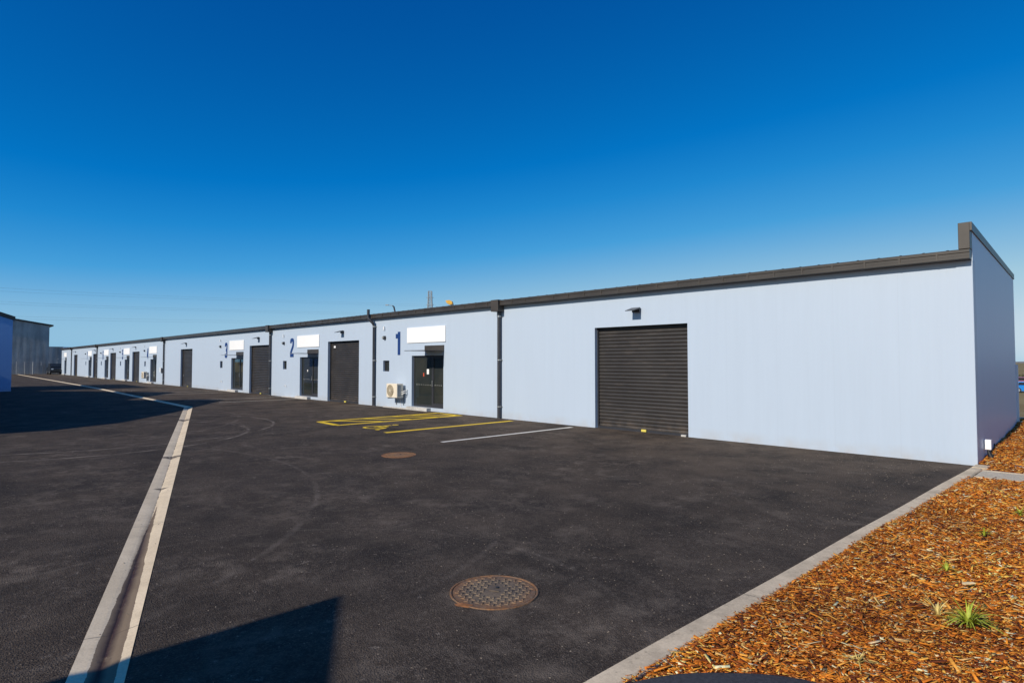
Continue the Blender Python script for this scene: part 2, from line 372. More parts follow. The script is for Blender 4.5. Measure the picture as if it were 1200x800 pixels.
# kerb: slightly uneven concrete edge
kb = MB(); ys = [-30, -20] + [-14 + .25*i for i in range(57)]
vs = []
for y in ys:
    x = kerbx(y); w = .185 + .008*math.sin(y*3.1)+.006*math.sin(y*7.7); zt = .022 + .004*math.sin(y*1.7)
    vs += [(x, y, -.08), (x, y, zt-.012), (x+.014, y, zt), (x+w-.02, y, zt+.003), (x+w, y, zt-.016), (x+w, y, -.08)]
fs = []
for i in range(len(ys)-1):
    for j in range(5): fs.append((i*6+j, i*6+j+1, (i+1)*6+j+1, (i+1)*6+j))
fs += [tuple(range(6)), tuple(range(len(vs)-6, len(vs)))]
kb.add(vs, fs); setting('kerb', kb, 'kerb')
fp = MB().box(.17, 9, -1.40, -.72, -.07, .028); setting('footpath', fp, 'agg')
for y0, y1, nm in ((-1.5, -1.403, 0), (-.717, -.64, 0)):
    setting('path_edging', MB().box(.17, 9, y0, y1, -.07, .034), 'kerb')
setting('kerb', MB().box(-.02, .2, -.40, -.002, -.07, .03), 'kerb')

def mulch_h(x, y): return .012 + .018*np.sin(x*2.3+y*.7) + .014*np.sin(y*1.9+1) + .01*np.sin(x*5.1-y*3.3)
def bed(x0f, x1, y0, y1):
    mb = MB(); nx, ny = 40, int((y1-y0)/.12)
    vs = []
    for j in range(ny+1):
        y = y0+(y1-y0)*j/ny; x0 = x0f(y)
        for i in range(nx+1):
            t = (i/nx)**1.7; x = x0+(x1-x0)*t; vs.append((x, y, float(mulch_h(x, y))*min(1, (x-x0)*5+.0) - .012*(x-x0 < .03)))
    fs = [(j*(nx+1)+i, j*(nx+1)+i+1, (j+1)*(nx+1)+i+1, (j+1)*(nx+1)+i) for j in range(ny) for i in range(nx)]
    mb.add(vs, fs, True); return mb
kr = lambda y: kerbx(y)+.15
sidex = lambda y: -.52*y/10.36
setting('mulch_bed', bed(kr, 7, -20, -1.5), 'litter')
setting('mulch_bed', bed(lambda y: sidex(max(y, 0)) + (.1 if y < 0 else -.05), 7, -.65, 12.3), 'litter')
setting('kerb', MB().box(-1.2, 9, 12.3, 12.45, -.08, .05), 'pale')

# ---- bark chips (uncountable)
def chips():
    zones = []   # (n, x0 function, width, y0, y1, scale)
    def pts(n, xf, w, y0, y1, sc):
        y = RNG.uniform(y0, y1, n); x0 = np.array([xf(t) for t in y]); x = x0 + RNG.uniform(0, 1, n)*w
        zones.append((x, y, np.full(n, sc)))
    pts(34000, lambda y: kr(y)+.05, 2.1, -11.8, -8, .8); pts(26000, lambda y: kr(y)+.05, 1.9, -8, -4.5, .95); pts(17000, lambda y: kr(y)+.05, 1.8, -4.5, -1.5, 1.15)
    pts(3500, lambda y: kr(y)+.025, .06, -11.8, -1.5, .6); pts(260, lambda y: kr(y)-.01, .05, -11.8, -1.5, .5)
    pts(15000, lambda y: (sidex(y) if y > 0 else .2)+.02, 2.2, -.62, 6, 1.25); pts(9000, lambda y: sidex(y)+.02, 2.2, 6, 12.2, 1.6)
    pts(16000, lambda y: kr(y)+1.9, 3.5, -14, -1.5, 1.3); pts(5000, lambda y: 1.9, 3.5, -.6, 8, 1.5); pts(6000, lambda y: kr(y)+.03, 2.2, -14, -11.8, 1.2)
    pts(2600, lambda y: kr(y)+.08, 2.2, -12, -1.5, 2.2); pts(700, lambda y: sidex(y)+.1, 2.2, 0, 8, 2.4)
    x = np.concatenate([z[0] for z in zones]); y = np.concatenate([z[1] for z in zones]); sc = np.concatenate([z[2] for z in zones]); n = len(x)
    L = np.clip(RNG.lognormal(math.log(.036), .58, n), .010, .13)*sc; Wd = L*RNG.uniform(.14, .42, n); Wd = np.minimum(Wd, .022*sc); T = RNG.uniform(.0012, .004, n)*sc; L = np.minimum(L, .13); L = np.where(sc > 2, np.clip(L, .05, .11), L); Wd = np.where(sc > 2, np.clip(Wd*.8, .008, .022), Wd)
    ang = RNG.normal(.75, .7, n) + (RNG.random(n) < .25)*RNG.uniform(0, 3.14, n); tilt = RNG.normal(0, .22, n); roll = RNG.normal(0, .35, n)
    z = mulch_h(x, y) + RNG.uniform(.002, .02, n) + np.abs(tilt)*L*.3
    onk = x < np.array([kr(t) for t in y])+.04; onk &= (y < -1.5); z = np.where(onk, np.maximum(z*.0+.028, 0), z)
    ca, sa = np.cos(ang), np.sin(ang); ct, st = np.cos(tilt), np.sin(tilt); cr, sr = np.cos(roll), np.sin(roll)
    ax = np.stack([ca*ct, sa*ct, st], 1); bx = np.stack([-sa*cr - ca*st*sr, ca*cr - sa*st*sr, ct*sr], 1); cx = np.cross(ax, bx)
    C_ = np.stack([x, y, z], 1); V = np.empty((n, 8, 3), np.float32); i = 0
    tap = RNG.uniform(.35, 1, n)
    for k_ in (-1, 1):
        for a_, b_ in ((-1, -1), (1, -1), (1, 1), (-1, 1)):
            wv = Wd*(tap if a_ > 0 else 1.0)
            V[:, i] = C_ + ax*(a_*L*.5)[:, None] + bx*(b_*wv*.5)[:, None] + cx*(k_*T*.5)[:, None]; i += 1
    # keep chips off the dark round cover and the path
    quad = np.array([[0, 3, 2, 1], [4, 5, 6, 7], [0, 1, 5, 4], [1, 2, 6, 5], [2, 3, 7, 6], [3, 0, 4, 7]])
    keep = ((x-PADC[0])**2 + (y-PADC[1])**2 > (PADR-.008)**2); V = V[keep]; n = len(V)
    Fc = (quad[None] + (np.arange(n)*8)[:, None, None]).reshape(-1, 4)
    me = bpy.data.meshes.new('bark_chips'); me.vertices.add(n*8); me.vertices.foreach_set('co', V.reshape(-1)); me.loops.add(n*24); me.polygons.add(n*6)
    me.loops.foreach_set('vertex_index', Fc.reshape(-1).astype(np.int32)); me.polygons.foreach_set('loop_start', np.arange(n*6, dtype=np.int32)*4)
    pal = np.array([[.11, .024, .005], [.28, .070, .008], [.52, .15, .013], [.72, .25, .024], [.82, .38, .06], [.86, .52, .18], [.86, .70, .42]])
    pr = np.array([.15, .18, .22, .20, .13, .085, .035]); idx = RNG.choice(7, n, p=pr); c = pal[idx]*RNG.uniform(.75, 1.25, (n, 1)); c = np.clip(c, 0, .85)
    patch = .5+.5*np.sin(V[:, 0, 0]*2.1+1.3*np.sin(V[:, 0, 1]*1.1))*np.sin(V[:, 0, 1]*1.6); c = np.clip(c*(.78+.5*patch)[:, None], 0, .86)
    at = me.attributes.new('chip', 'FLOAT_COLOR', 'FACE'); cc = np.ones((n, 6, 4), np.float32); cc[:, :, :3] = c[:, None, :]; at.data.foreach_set('color', cc.reshape(-1))
    me.materials.append(M['chips']); me.update(calc_edges=True)
    o = bpy.data.objects.new('bark_chips', me); COL.objects.link(o); tag(o, 'orange brown bark chips spread over the garden bed beside the kerb', 'bark mulch', kind='stuff')
def grit():
    rd = random.Random(5); mb = MB(); gx = []
    for i in range(10000):
        y = -13.6 + 13.3*rd.random(); x = (-.4 - 22*rd.random()**1.8)
        if rd.random() < .35: cx_ = rd.choice(CL); x = cx_[0]+rd.gauss(0, 1.1); y = cx_[1]+rd.gauss(0, .5)
        if y > -.12 or x > kerbx(y)-.03: continue
        L_ = rd.choice((.0016, .0022, .003, .0045, .0065))*rd.uniform(.8, 1.3)*(1+.035*abs(y+13.7)); a = rd.uniform(0, math.pi); h = L_*.45; ca, sa = math.cos(a), math.sin(a); w_ = L_*rd.uniform(.35, .9)
        P = [(x+ca*p*L_-sa*q*w_, y+sa*p*L_+ca*q*w_) for p, q in ((-1, -.3), (-.2, -1), (1, -.2), (.5, 1), (-.6, .8))]
        n0 = [(px, py, 0) for px, py in P] + [(x+(px-x)*.5, y+(py-y)*.5, h) for px, py in P]
        mb.add(n0, [(5, 6, 7, 8, 9)] + [(q, (q+1) % 5, 5+(q+1) % 5, 5+q) for q in range(5)])
    o = mb.build('loose_grit', 'grit'); tag(o, 'scattered pale grit and flecks of dirt lying over the dark asphalt', 'grit', kind='stuff')
CL = [(random.uniform(-16, -.8), random.uniform(-13, -1.2)) for _ in range(46)]
M['grit'] = simple('pale_grit', (.19, .155, .12), .85, 0, .5, 2)
grit()
PADC = (1.18, -11.22); PADR = 1.33
chips()
pad = MB(); rings = [(PADR, -.05), (PADR, .03), (PADR-.012, .042), (PADR-.04, .05), (PADR*.6, .058), (0.01, .062)]
n = 96; vs = []; fs = []
for r_, z_ in rings:
    for j in range(n):
        a = 2*math.pi*j/n; rr = r_*(1+.004*math.sin(a*7)+.003*math.sin(a*13)); vs.append((rr*math.cos(a), rr*math.sin(a), z_))
for i in range(len(rings)-1):
    for j in range(n): fs.append((i*n+j, i*n+(j+1) % n, (i+1)*n+(j+1) % n, (i+1)*n+j))
fs.append(tuple(range((len(rings)-1)*n, len(rings)*n))); pad.add(vs, fs, True)
o = pad.build('round_pad', 'pad'); o.location = (*PADC, -.022); tag(o, 'dark grey rounded pad at the bottom edge of the bark bed beside the kerb', 'pad')

# ---- painted markings on the yard
def line(mb, a, b, w, z=.004):
    a = Vector((*a, z)); b = Vector((*b, z)); t = (b-a).normalized(); nn = Vector((-t.y, t.x, 0))*w*.5
    mb.add([a-nn, a+nn, b+nn, b-nn], [(0, 3, 2, 1)])
yl = MB(); line(yl, (-15.98, -5.03), (-15.98, -.25), .2); line(yl, (-14.58, -5.12), (-14.58, -.3), .2)
line(yl, (-15.93, -4.98), (-14.63, -5.06), .22)
for yy in (-4.6, -3.5, -2.4, -1.6): line(yl, (-15.92, yy), (-14.64, yy+1.2), .19)
line(yl, (-15.92, -.3), (-14.64, -.36), .16)
setting('yellow_hatching', yl, 'ypaint')
y2 = MB(); line(y2, (-11.96, -5.05), (-11.93, -.35), .2); setting('yellow_bay_line', y2, 'ypaint')
def arc(mb, cx, cy, r, a0, a1, w, z=.004, n=24):
    p = [(cx+r_*math.cos(t), cy+r_*math.sin(t), z) for t in [a0+(a1-a0)*i/n for i in range(n+1)] for r_ in (r-w/2, r+w/2)]
    mb.add(p, [(2*i, 2*i+1, 2*i+3, 2*i+2) for i in range(n)])
sy = MB(); arc(sy, -13.32, -4.52, .33, R(60), R(370), .09); line(sy, (-13.42, -4.52), (-13.46, -3.92), .11, .0045); arc(sy, -13.47, -3.76, .05, 0, 2*math.pi, .1)
line(sy, (-13.35, -4.42), (-12.95, -4.42), .09, .005); line(sy, (-12.92, -4.42), (-12.78, -4.86), .09, .0045); line(sy, (-12.76, -4.86), (-12.62, -4.82), .08, .005)
setting('wheelchair_symbol', sy, 'ypaint')
wl = MB(); line(wl, (-9.4, -5.1), (-9.37, -.38), .13); setting('white_bay_line', wl, 'wpaint')
for a, b in (((-30.3, -5.0), (-30.1, -.1)), ((-27.75, -4.2), (-27.7, -.3)), ((-39.9, -4.6), (-39.9, -.1)), ((-37.3, -4.9), (-37.3, -.2)), ((-45, -4.8), (-45, -.2)), ((-52, -4.8), (-52, -.2)), ((-57.5, -4.8), (-57.5, -.2)), ((-63, -4.8), (-63, -.2)), ((-72, -4.8), (-72, -.2)), ((-82, -4.8), (-82, -.2))):
    q = MB(); line(q, a, b, .1); setting('white_bay_line', q, 'wpaint2')

# ------------------------------------------------------------------ the warehouse row
row = empty('warehouse_row'); tag(row, 'long low pale blue warehouse row with roller doors and dark gutter', 'warehouse')
X1 = -112.2; H = 3.80
rollers = [(-8.82, -5.84), (-25.30, -22.30), (-35.48, -32.53), (-49.85, -46.88), (-66.0, -63.15), (-76.4, -73.45), (-86.5, -83.75), (-100.7, -97.85)]
glasses = [-18.12, -28.42, -38.62, -59.1, -69.3, -79.4, -89.5, -109.4]
GW = 2.09; holes = []
for a, b in rollers: holes.append((a, b, -.01, 2.89))
for g in glasses: holes.append((g, g+GW, .13, 2.15))
wins = [(g-2.14, g-1.66, 1.5, 1.96) for g in glasses[:-1]]
holes += wins
for g in glasses[:-1]: pass
wall = MB(); D = .20
xs = sorted({X1, 0.0} | {h[0] for h in holes} | {h[1] for h in holes}); zs = sorted({-.06, -.01, .13, 1.5, 1.96, 2.15, 2.89, H})
def inhole(x, z): return any(h[0] < x < h[1] and h[2] < z < h[3] for h in holes)
for i in range(len(xs)-1):
    for j in range(len(zs)-1):
        if not inhole((xs[i]+xs[i+1])/2, (zs[j]+zs[j+1])/2):
            wall.add([(xs[i], 0, zs[j]), (xs[i+1], 0, zs[j]), (xs[i+1], 0, zs[j+1]), (xs[i], 0, zs[j+1])], [(0, 1, 2, 3)])
wall.add([(0, 0, -.06), (0, .3, -.06), (0, .3, H), (0, 0, H)], [(0, 1, 2, 3)])
wall.build('facade_wall', 'wall', row)
for a, b, z0, z1 in holes:
    jm = MB()
    jm.add([(a, 0, z0), (a, D, z0), (b, D, z0), (b, 0, z0), (a, 0, z1), (a, D, z1), (b, D, z1), (b, 0, z1)], [(0, 1, 5, 4), (3, 2, 6, 7), (4, 5, 6, 7), (0, 1, 2, 3)])
    jm.build('opening_reveal', 'wall', row)
MB().box(-.245, .004, -.012, -.002, -.02, H-.02).build('corner_flashing', 'wall', row)
# end wall, toed in slightly, with parapet
EW = (-.52, 10.36)
e = Vector((EW[0], EW[1], 0)); en = Vector((e.y, -e.x, 0)).normalized()
def endbox(mb, d0, d1, t0, t1, zf, zb, za=-.06):
    P = []
    for t, zt in ((t0, zf), (t1, zb)):
        for d in (d0, d1):
            q = e*t + en*d; P += [(q.x, q.y, za if not callable(za) else za(t)), (q.x, q.y, zt)]
    mb.add(P, [(0, 1, 3, 2), (4, 6, 7, 5), (0, 4, 5, 1), (2, 3, 7, 6), (1, 5, 7, 3), (0, 2, 6, 4)])
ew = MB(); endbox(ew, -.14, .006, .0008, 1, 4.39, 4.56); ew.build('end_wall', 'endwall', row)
cp = MB(); endbox(cp, -.17, .03, -.0215, 1.003, 4.46, 4.62, lambda t: 4.31 + .16*t); cp.build('parapet_capping', 'trim', row)
MB().box(-.165, .008, -.235, -.022, 3.975, 4.46).build('parapet_end_panel', 'trim', row, bevel=.006)
bw = MB().box(X1, -.75, 10.2, 10.33, -.06, 4.3); bw.build('rear_wall', 'wall', row)
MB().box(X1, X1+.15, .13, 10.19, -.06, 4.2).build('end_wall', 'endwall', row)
# roof sheet with ribs
rf = MB(); prof = []; x = -.30
vs = []; xsr = []
while x > X1: 
    for dx, dz in ((0, .0), (-.03, .02), (-.06, .02), (-.09, 0)): xsr.append((x+dx, dz))
    x -= .38
for xx, dz in xsr: vs += [(xx, -.13, 3.975+dz), (xx-.5, 10.3, 4.28+dz)]
rf.add(vs, [(2*i, 2*i+1, 2*i+3, 2*i+2) for i in range(len(xsr)-1)]); rf.build('roof', 'trim', row)
# fascia/gutter: folded profile with two beads
gp = [(-.005, 3.79), (-.20, 3.79), (-.215, 3.80), (-.215, 3.85), (-.205, 3.856), (-.205, 3.905), (-.22, 3.915), (-.22, 3.965), (-.205, 3.975), (-.005, 3.975)]
gt = MB().prism(gp, 0, X1-.1, -.004).build('gutter', 'gutter', row)
x = -.5
while x > -30:
    MB().box(x-.014, x+.014, -.224, -.21, 3.80, 3.972).build('gutter_bracket', 'trim', gt); x -= .61
# downpipes with rainwater heads and straps
for i, px in enumerate((-12.84, -20.88, -32.16, -54.43, -83.6, -102.4)):
    p = MB(); r_ = .062
    if i == 1:
        p.tube([(px, -.085, .02), (px, -.085, 3.48), (px+.0, -.18, 3.62), (px-.10, -.29, 3.76), (px-.12, -.30, 3.86), (px-.12, -.30, 4.18)], r_, 14)
    else:
        p.tube([(px, -.085, .02), (px, -.085, 3.62)], r_, 14)
    dp = p.build('downpipe', 'pipe', row)
    if i != 1:
        MB().box(px-.19, px+.17, -.30, -.02, 3.60, 3.99).build('rainwater_head', 'trim', dp, bevel=.01)
    yy = -.085
    for zz in (.38, 1.95, 3.42):
        MB().tube([(px, yy, zz), (px, yy, zz+.035)], r_+.006, 14).box(px-.10, px+.10, yy+.06, -.002, zz, zz+.035).build('pipe_strap', 'alu', dp)
# roller doors: curved slats
def roller(a, b):
    mb = MB(); pr = []; z = .03; pitch_ = .0985
    while z < 2.86:
        for t in range(8):
            q = t/8; zz = z + q*pitch_
            if zz > 2.88: break
            pr.append((zz, .175 - .020*abs(math.sin(math.pi*q))**.7 + (.006 if t == 0 else 0)))
        z += pitch_
    vs = []
    for zz, yy in pr: vs += [(a+.02, yy, zz), (b-.02, yy, zz)]
    mb.add(vs, [(2*i, 2*i+1, 2*i+3, 2*i+2) for i in range(len(pr)-1)])
    o = mb.build('roller_door', 'roller', row)
    MB().box(a+.004, b-.004, .12, .19, -.03, .06).build('bottom_rail', 'dark', o)
    MB().box(a+.0005, a+.04, .11, .198, 0.062, 2.885).build('door_guide', 'dark', o); MB().box(b-.04, b-.0005, .11, .198, 0.062, 2.885).build('door_guide', 'dark', o)
    MB().box((a+b)/2-.02+.05, (a+b)/2+.18, .07, .118, .01, .07).build('door_lock', 'lock', o)
    MB().box(a+.04, b-.04, .145, .195, 2.80, 2.884).build('door_header', 'black', o)
    return o
for i, (a, b) in enumerate(rollers):
    o = roller(a, b)
    if i == 1: MB().box(a+.32, a+.5, .148, .152, 2.58, 2.68).build('small_label', 'white', o)
    if i == 3: MB().box(a+.25, a+.31, .145, .16, .78, .92).build('door_handle', 'alu', o)
    if i == 0: MB().box(b-.2, b-.06, -.02, .047, .0, .045).build('stop_block', 'pale', o)
# glazed entries: fixed sidelight on the left, hinged door on the right
def entry(g, i):
    a, b = g, g+GW; mid = a+GW*.60; y0 = .10; y1 = .15
    fr = MB()
    for bx in ((a, a+.06, .14, 2.15), (mid-.035, mid+.02, .14, 2.15), (a+.06, mid-.035, 2.08, 2.15), (a+.06, mid-.035, .14, .22)): fr.box(bx[0], bx[1], y0, y1, bx[2], bx[3])
    e_ = fr.build('glazed_entry', 'dark', row)
    MB().box(a+.06, mid-.035, .12, .13, .22, 2.08).build('glass_pane', 'glass', e_)
    d = MB()
    for bx in ((mid+.022, mid+.10, .14, 2.14), (b-.08, b-.003, .14, 2.14), (mid+.10, b-.08, 2.05, 2.14), (mid+.10, b-.08, .14, .30)): d.box(bx[0], bx[1], y0-.012, y1-.01, bx[2], bx[3])
    dr = d.build('glass_door', 'dark', row)
    MB().box(mid+.10, b-.08, .115, .125, .30, 2.05).build('glass_pane', 'glass', dr)
    MB().tube([(mid+.06, .05, .95), (mid+.06, .05, 1.18)], .014, 8).box(mid+.048, mid+.072, .05, .09, .97, .99).build('door_handle', 'alu', dr)
    if i < 2:
        for k_ in range(7):
            xx = a+.2+k_*.15
            MB().tube([(xx, .1185, 1.0), (xx, .1165, 1.0)], .012, 8).build('glass_dot', 'white', e_)
        for k_ in range(4):
            xx = mid+.17+k_*.13
            MB().tube([(xx, .1135, 1.0), (xx, .1115, 1.0)], .012, 8).build('glass_dot', 'white', dr)
    if i == 0:
        MB().box(mid-.38, mid-.24, .114, .118, 1.42, 1.62).build('paper_notice', 'white', e_); MB().box(mid-.62, mid-.56, .114, .118, 1.33, 1.47).build('red_notice', 'redst', e_)
    if i == 1: MB().box(mid-.62, mid-.54, .114, .118, 1.4, 1.5).build('paper_notice', 'white', e_)
for i, g in enumerate(glasses): entry(g, i)
for a, b, z0, z1 in wins:
    w = MB()
    for bx in ((a, a+.05, z0, z1), (b-.05, b, z0, z1), (a+.05, b-.05, z0, z0+.05), (a+.05, b-.05, z1-.05, z1)): w.box(bx[0], bx[1], .08, .14, bx[2], bx[3])
    wo = w.build('small_window', 'dark', row); MB().box(a+.05, b-.05, .11, .12, z0+.05, z1-.05).build('glass_pane', 'glass', wo)
# house numbers as raised vinyl numerals
def ribbon(mb, pts, t, y0, y1):
    P = [Vector(p) for p in pts]; L_ = []; R_ = []
    for i, p in enumerate(P):
        ds = []
        if i: ds.append((p-P[i-1]).normalized())
        if i < len(P)-1: ds.append((P[i+1]-p).normalized())
        tt = sum(ds, Vector((0, 0))); tt = tt.normalized(); n_ = Vector((-tt.y, tt.x)); k_ = 1/max(.5, n_.dot(Vector((-ds[0].y, ds[0].x))))
        L_.append(p+n_*t*.5*k_); R_.append(p-n_*t*.5*k_)
    n = len(P); vs = [(q.x, y, q.y) for y in (y0, y1) for q in L_+R_]
    fs = []
    for i in range(n-1):
        fs += [(i, i+1, n+i+1, n+i), (2*n+i, 3*n+i, 3*n+i+1, 2*n+i+1), (i, 2*n+i, 2*n+i+1, i+1), (n+i, n+i+1, 3*n+i+1, 3*n+i)]
    fs += [(0, n, 3*n, 2*n), (n-1, 3*n-1, 4*n-1, 2*n-1)]
    mb.add(vs, fs)
a_, b_, T_ = .065, .355, .185
tops = [(a_, .74), (a_, .83), (.085, .885), (.13, .912), (.29, .912), (.335, .885), (b_, .83)]
dig = {1: [[(.27, .98), (.27, 0)], [(.19, .80), (.03, .80)]],
 2: [tops + [(b_, .66), (.32, .55), (.10, .26), (.075, .18), (.075, .067), (.42, .067)]],
 3: [tops + [(b_, .60), (.33, .53), (.28, .50), (.17, .50)], [(.285, .497), (.33, .46), (b_, .40), (b_, .15), (.335, .10), (.29, .067), (.13, .067), (.085, .10), (a_, .15), (a_, .25)]],
 4: [[(.32, 0), (.32, .98)], [(.255, .92), (.07, .34), (.07, .26), (.25, .26)]],
 5: [[(.40, .912), (.075, .912), (.075, .55), (.28, .58), (b_, .50), (b_, .15), (.29, .067), (.13, .067), (a_, .15), (a_, .25)]],
 6: [[(b_, .78), (.335, .87), (.29, .912), (.13, .912), (a_, .83), (a_, .15), (.13, .067), (.29, .067), (b_, .15), (b_, .45), (.29, .54), (.14, .52)]],
 7: [[(.02, .912), (b_, .912), (b_, .80), (.17, 0)]],
 8: [[(.21, .50), (.12, .50), (a_, .58), (a_, .83), (.13, .912), (.29, .912), (b_, .83), (b_, .58), (.30, .50), (.22, .50)], [(.21, .497), (.12, .495), (a_, .42), (a_, .15), (.13, .067), (.29, .067), (b_, .15), (b_, .42), (.30, .495), (.22, .497)]]}
for k_, g in enumerate(glasses[:-1], 1):
    mb = MB()
    for q, st in enumerate(dig[k_]): ribbon(mb, [(g-1.19+x_, 2.19+z_*.98) for x_, z_ in st], T_, -.012-.002*q, -.003)
    tag(mb.build('unit_number', 'navy', row), 'dark blue number %d on the pale wall' % k_)
    # hairline conduit line from the alarm to the sign
# concrete doorsteps (white painted)
for i, g in enumerate(glasses):
    MB().box(g-.12, g+1.3, -.20, -.003, -.05, .125).build('doorstep', 'pale', row, bevel=.01)
    MB().box(g-1.9, g-.125, -.16, -.003, -.05, .035).build('doorstep', 'pale', row, bevel=.005)

# ---- things fixed on the facade ------------------------------------------------
names = ['1', '2', '3', '4', '5', '6', '7', '8']
side = ['first', 'second', 'third', 'fourth', 'fifth', 'sixth', 'seventh', 'eighth']
# blank sign boards
sb = MB().box(0, 2.54, -.035, -.004, 0, .61).build('sign_board', 'white', bevel=.004)
for i, g in enumerate(glasses):
    o = sb if i == 0 else copy_tree(sb); o.location = (g-.3, 0, 2.665)
    tag(o, 'blank white sign board over a glass door, %s from the near end of the row' % side[i], 'sign board', 'blank sign boards over the glass doors')
# door canopies
aw = empty('door_canopy')
MB().box(0, 1.24, -.022, -.003, .03, .225).build('wall_bracket', 'gutter', aw)
MB().box(0, 1.24, -.93, -.004, 0, .018).build('canopy_sheet', 'dark', aw)
MB().box(-.004, 1.244, -.95, -.932, -.006, .026).build('front_rail', 'alu', aw)
for i, g in enumerate(glasses):
    o = aw if i == 0 else copy_tree(aw); o.location = (g+.90, 0, 2.315)
    tag(o, 'thin dark canopy over the %s glass door from the near end' % side[i], 'canopy', 'thin canopies over the glass doors')
# floodlights
fl = empty('floodlight')
MB().box(.02, .26, -.07, -.003, -.06, .06).build('wall_box', 'dark', fl, bevel=.008)
hd = MB().add([(0, -.36, -.035), (.28, -.36, -.035), (.28, -.05, .03), (0, -.05, .03), (0, -.36, -.02), (.28, -.36, -.02), (.28, -.05, .075), (0, -.05, .075)], [(0, 1, 2, 3), (4, 7, 6, 5), (0, 4, 5, 1), (1, 5, 6, 2), (2, 6, 7, 3), (3, 7, 4, 0)]).build('lamp_head', 'dark', fl)
MB().add([(.04, -.33, -.0335), (.24, -.33, -.0335), (.24, -.12, .0105), (.04, -.12, .0105)], [(0, 1, 2, 3)]).build('lens', 'grip', hd)
for i, (a, b) in enumerate(rollers):
    o = fl if i == 0 else copy_tree(fl); o.location = ((a+b)/2-.17, 0, 3.31)
    tag(o, 'small black floodlight over the %s roller door from the near end' % side[i], 'floodlight', 'floodlights over the roller doors')
# alarm boxes and small sensors
al = empty('alarm_siren'); MB().tube([(0, -.003, 0), (0, -.09, 0)], [.09, .075], 16).build('siren_body', 'dark', al); MB().box(-.05, .05, -.13, -.091, -.03, .05).build('siren_lens', 'grip', al)
sn = MB().box(-.03, .03, -.07, -.003, -.05, .05).tube([(0, -.04, -.05), (0, -.08, -.11)], .022, 8).build('wall_sensor', 'white')
for i, g in enumerate(glasses[:-1]):
    o = al if i == 0 else copy_tree(al); o.location = (g-2.0, 0, 2.93); w_ = '%s from the near end' % side[i]
    tag(o, 'small dark siren on the wall %s' % w_, 'siren', 'sirens beside the unit numbers')
    if i < 5:
        o = sn if i == 0 else copy_tree(sn); o.location = (g-2.02, 0, 3.36); tag(o, 'tiny white sensor above the siren, %s' % w_, 'sensor', 'sensors above the sirens')
# outdoor condenser units
ac = empty('air_conditioner'); cab = MB().box(0, .78, -.42, -.12, 0, .56).build('cabinet', 'cream', ac, bevel=.012)
fg = MB(); fg.tube([(.30, -.432, .28), (.30, -.421, .28)], .235, 28)
fo = fg.build('fan_grille', 'fan', cab)
gr = MB()
for r_ in (.235, .19, .145, .10, .055): 
    n = 28; pts = [(.30+r_*math.cos(2*math.pi*j/n), -.438, .28+r_*math.sin(2*math.pi*j/n)) for j in range(n+1)]; gr.tube(pts, .005, 5, False)
for j in range(8): t = math.pi*j/8; gr.tube([(.30-.235*math.cos(t), -.441, .28-.235*math.sin(t)), (.30+.235*math.cos(t), -.441, .28+.235*math.sin(t))], .004, 5, False)
gr.build('grille_wires', 'cream', cab)
cv = MB().box(.782, .80, -.40, -.24, .05, .5)
cv.build('side_cover', 'galv', ac)
vl = MB(); 
for zz in (.14, .22): vl.tube([(.80, -.2, zz), (.86, -.2, zz)], .018, 8).tube([(.86, -.2, zz), (.90, -.15, zz+.05), (.90, -.06, zz+.06), (.90, -.01, zz+.1)], .02, 8)
vl.build('refrigerant_pipes', 'copper', ac)
bk = MB()
for xx in (.12, .64): bk.box(xx, xx+.04, -.44, -.004, -.045, -.004).box(xx, xx+.04, -.04, -.003, -.32, -.046)
bk.build('wall_bracket', 'galv', ac)
MB().tube([(.45, -.1, -.004), (.45, -.03, -.1), (.45, -.02, -.42)], .01, 6).build('drain_hose', 'white', ac)
for i, (g, lab) in enumerate(((-18.12, 'cream air conditioner on the wall below the small window of unit 1'), (-59.1, 'cream air conditioner on the wall far along the row, the farther one'))):
    o = ac if i == 0 else copy_tree(ac); o.location = (g-1.2, 0, .46); tag(o, lab, 'air conditioner', 'air conditioners on the facade')
# capped tails where later units will connect
tl = MB().tube([(0, -.003, 0), (0, -.05, 0), (.03, -.09, -.03)], .018, 8).tube([(.09, -.003, .03), (.11, -.05, .0), (.16, -.06, -.08)], .012, 6).build('pipe_stub', 'copper')
for i, g in enumerate(glasses[1:3]):
    o = tl if i == 0 else copy_tree(tl); o.location = (g-1.75, 0, .62); tag(o, 'small pipe stub low on the wall left of the %s glass door' % side[i+1], 'pipe stub', 'pipe stubs low on the wall')
mbx = empty('meter_box', (-55.35, 0, 1.05)); MB().box(0, .26, -.14, -.003, 0, .38).build('box_body', 'white', mbx, bevel=.01); MB().box(.30, .48, -.1, -.003, -.1, .3).build('switch', 'dark', mbx)
tag(mbx, 'white meter box with dark switch beside the fourth downpipe', 'meter box')

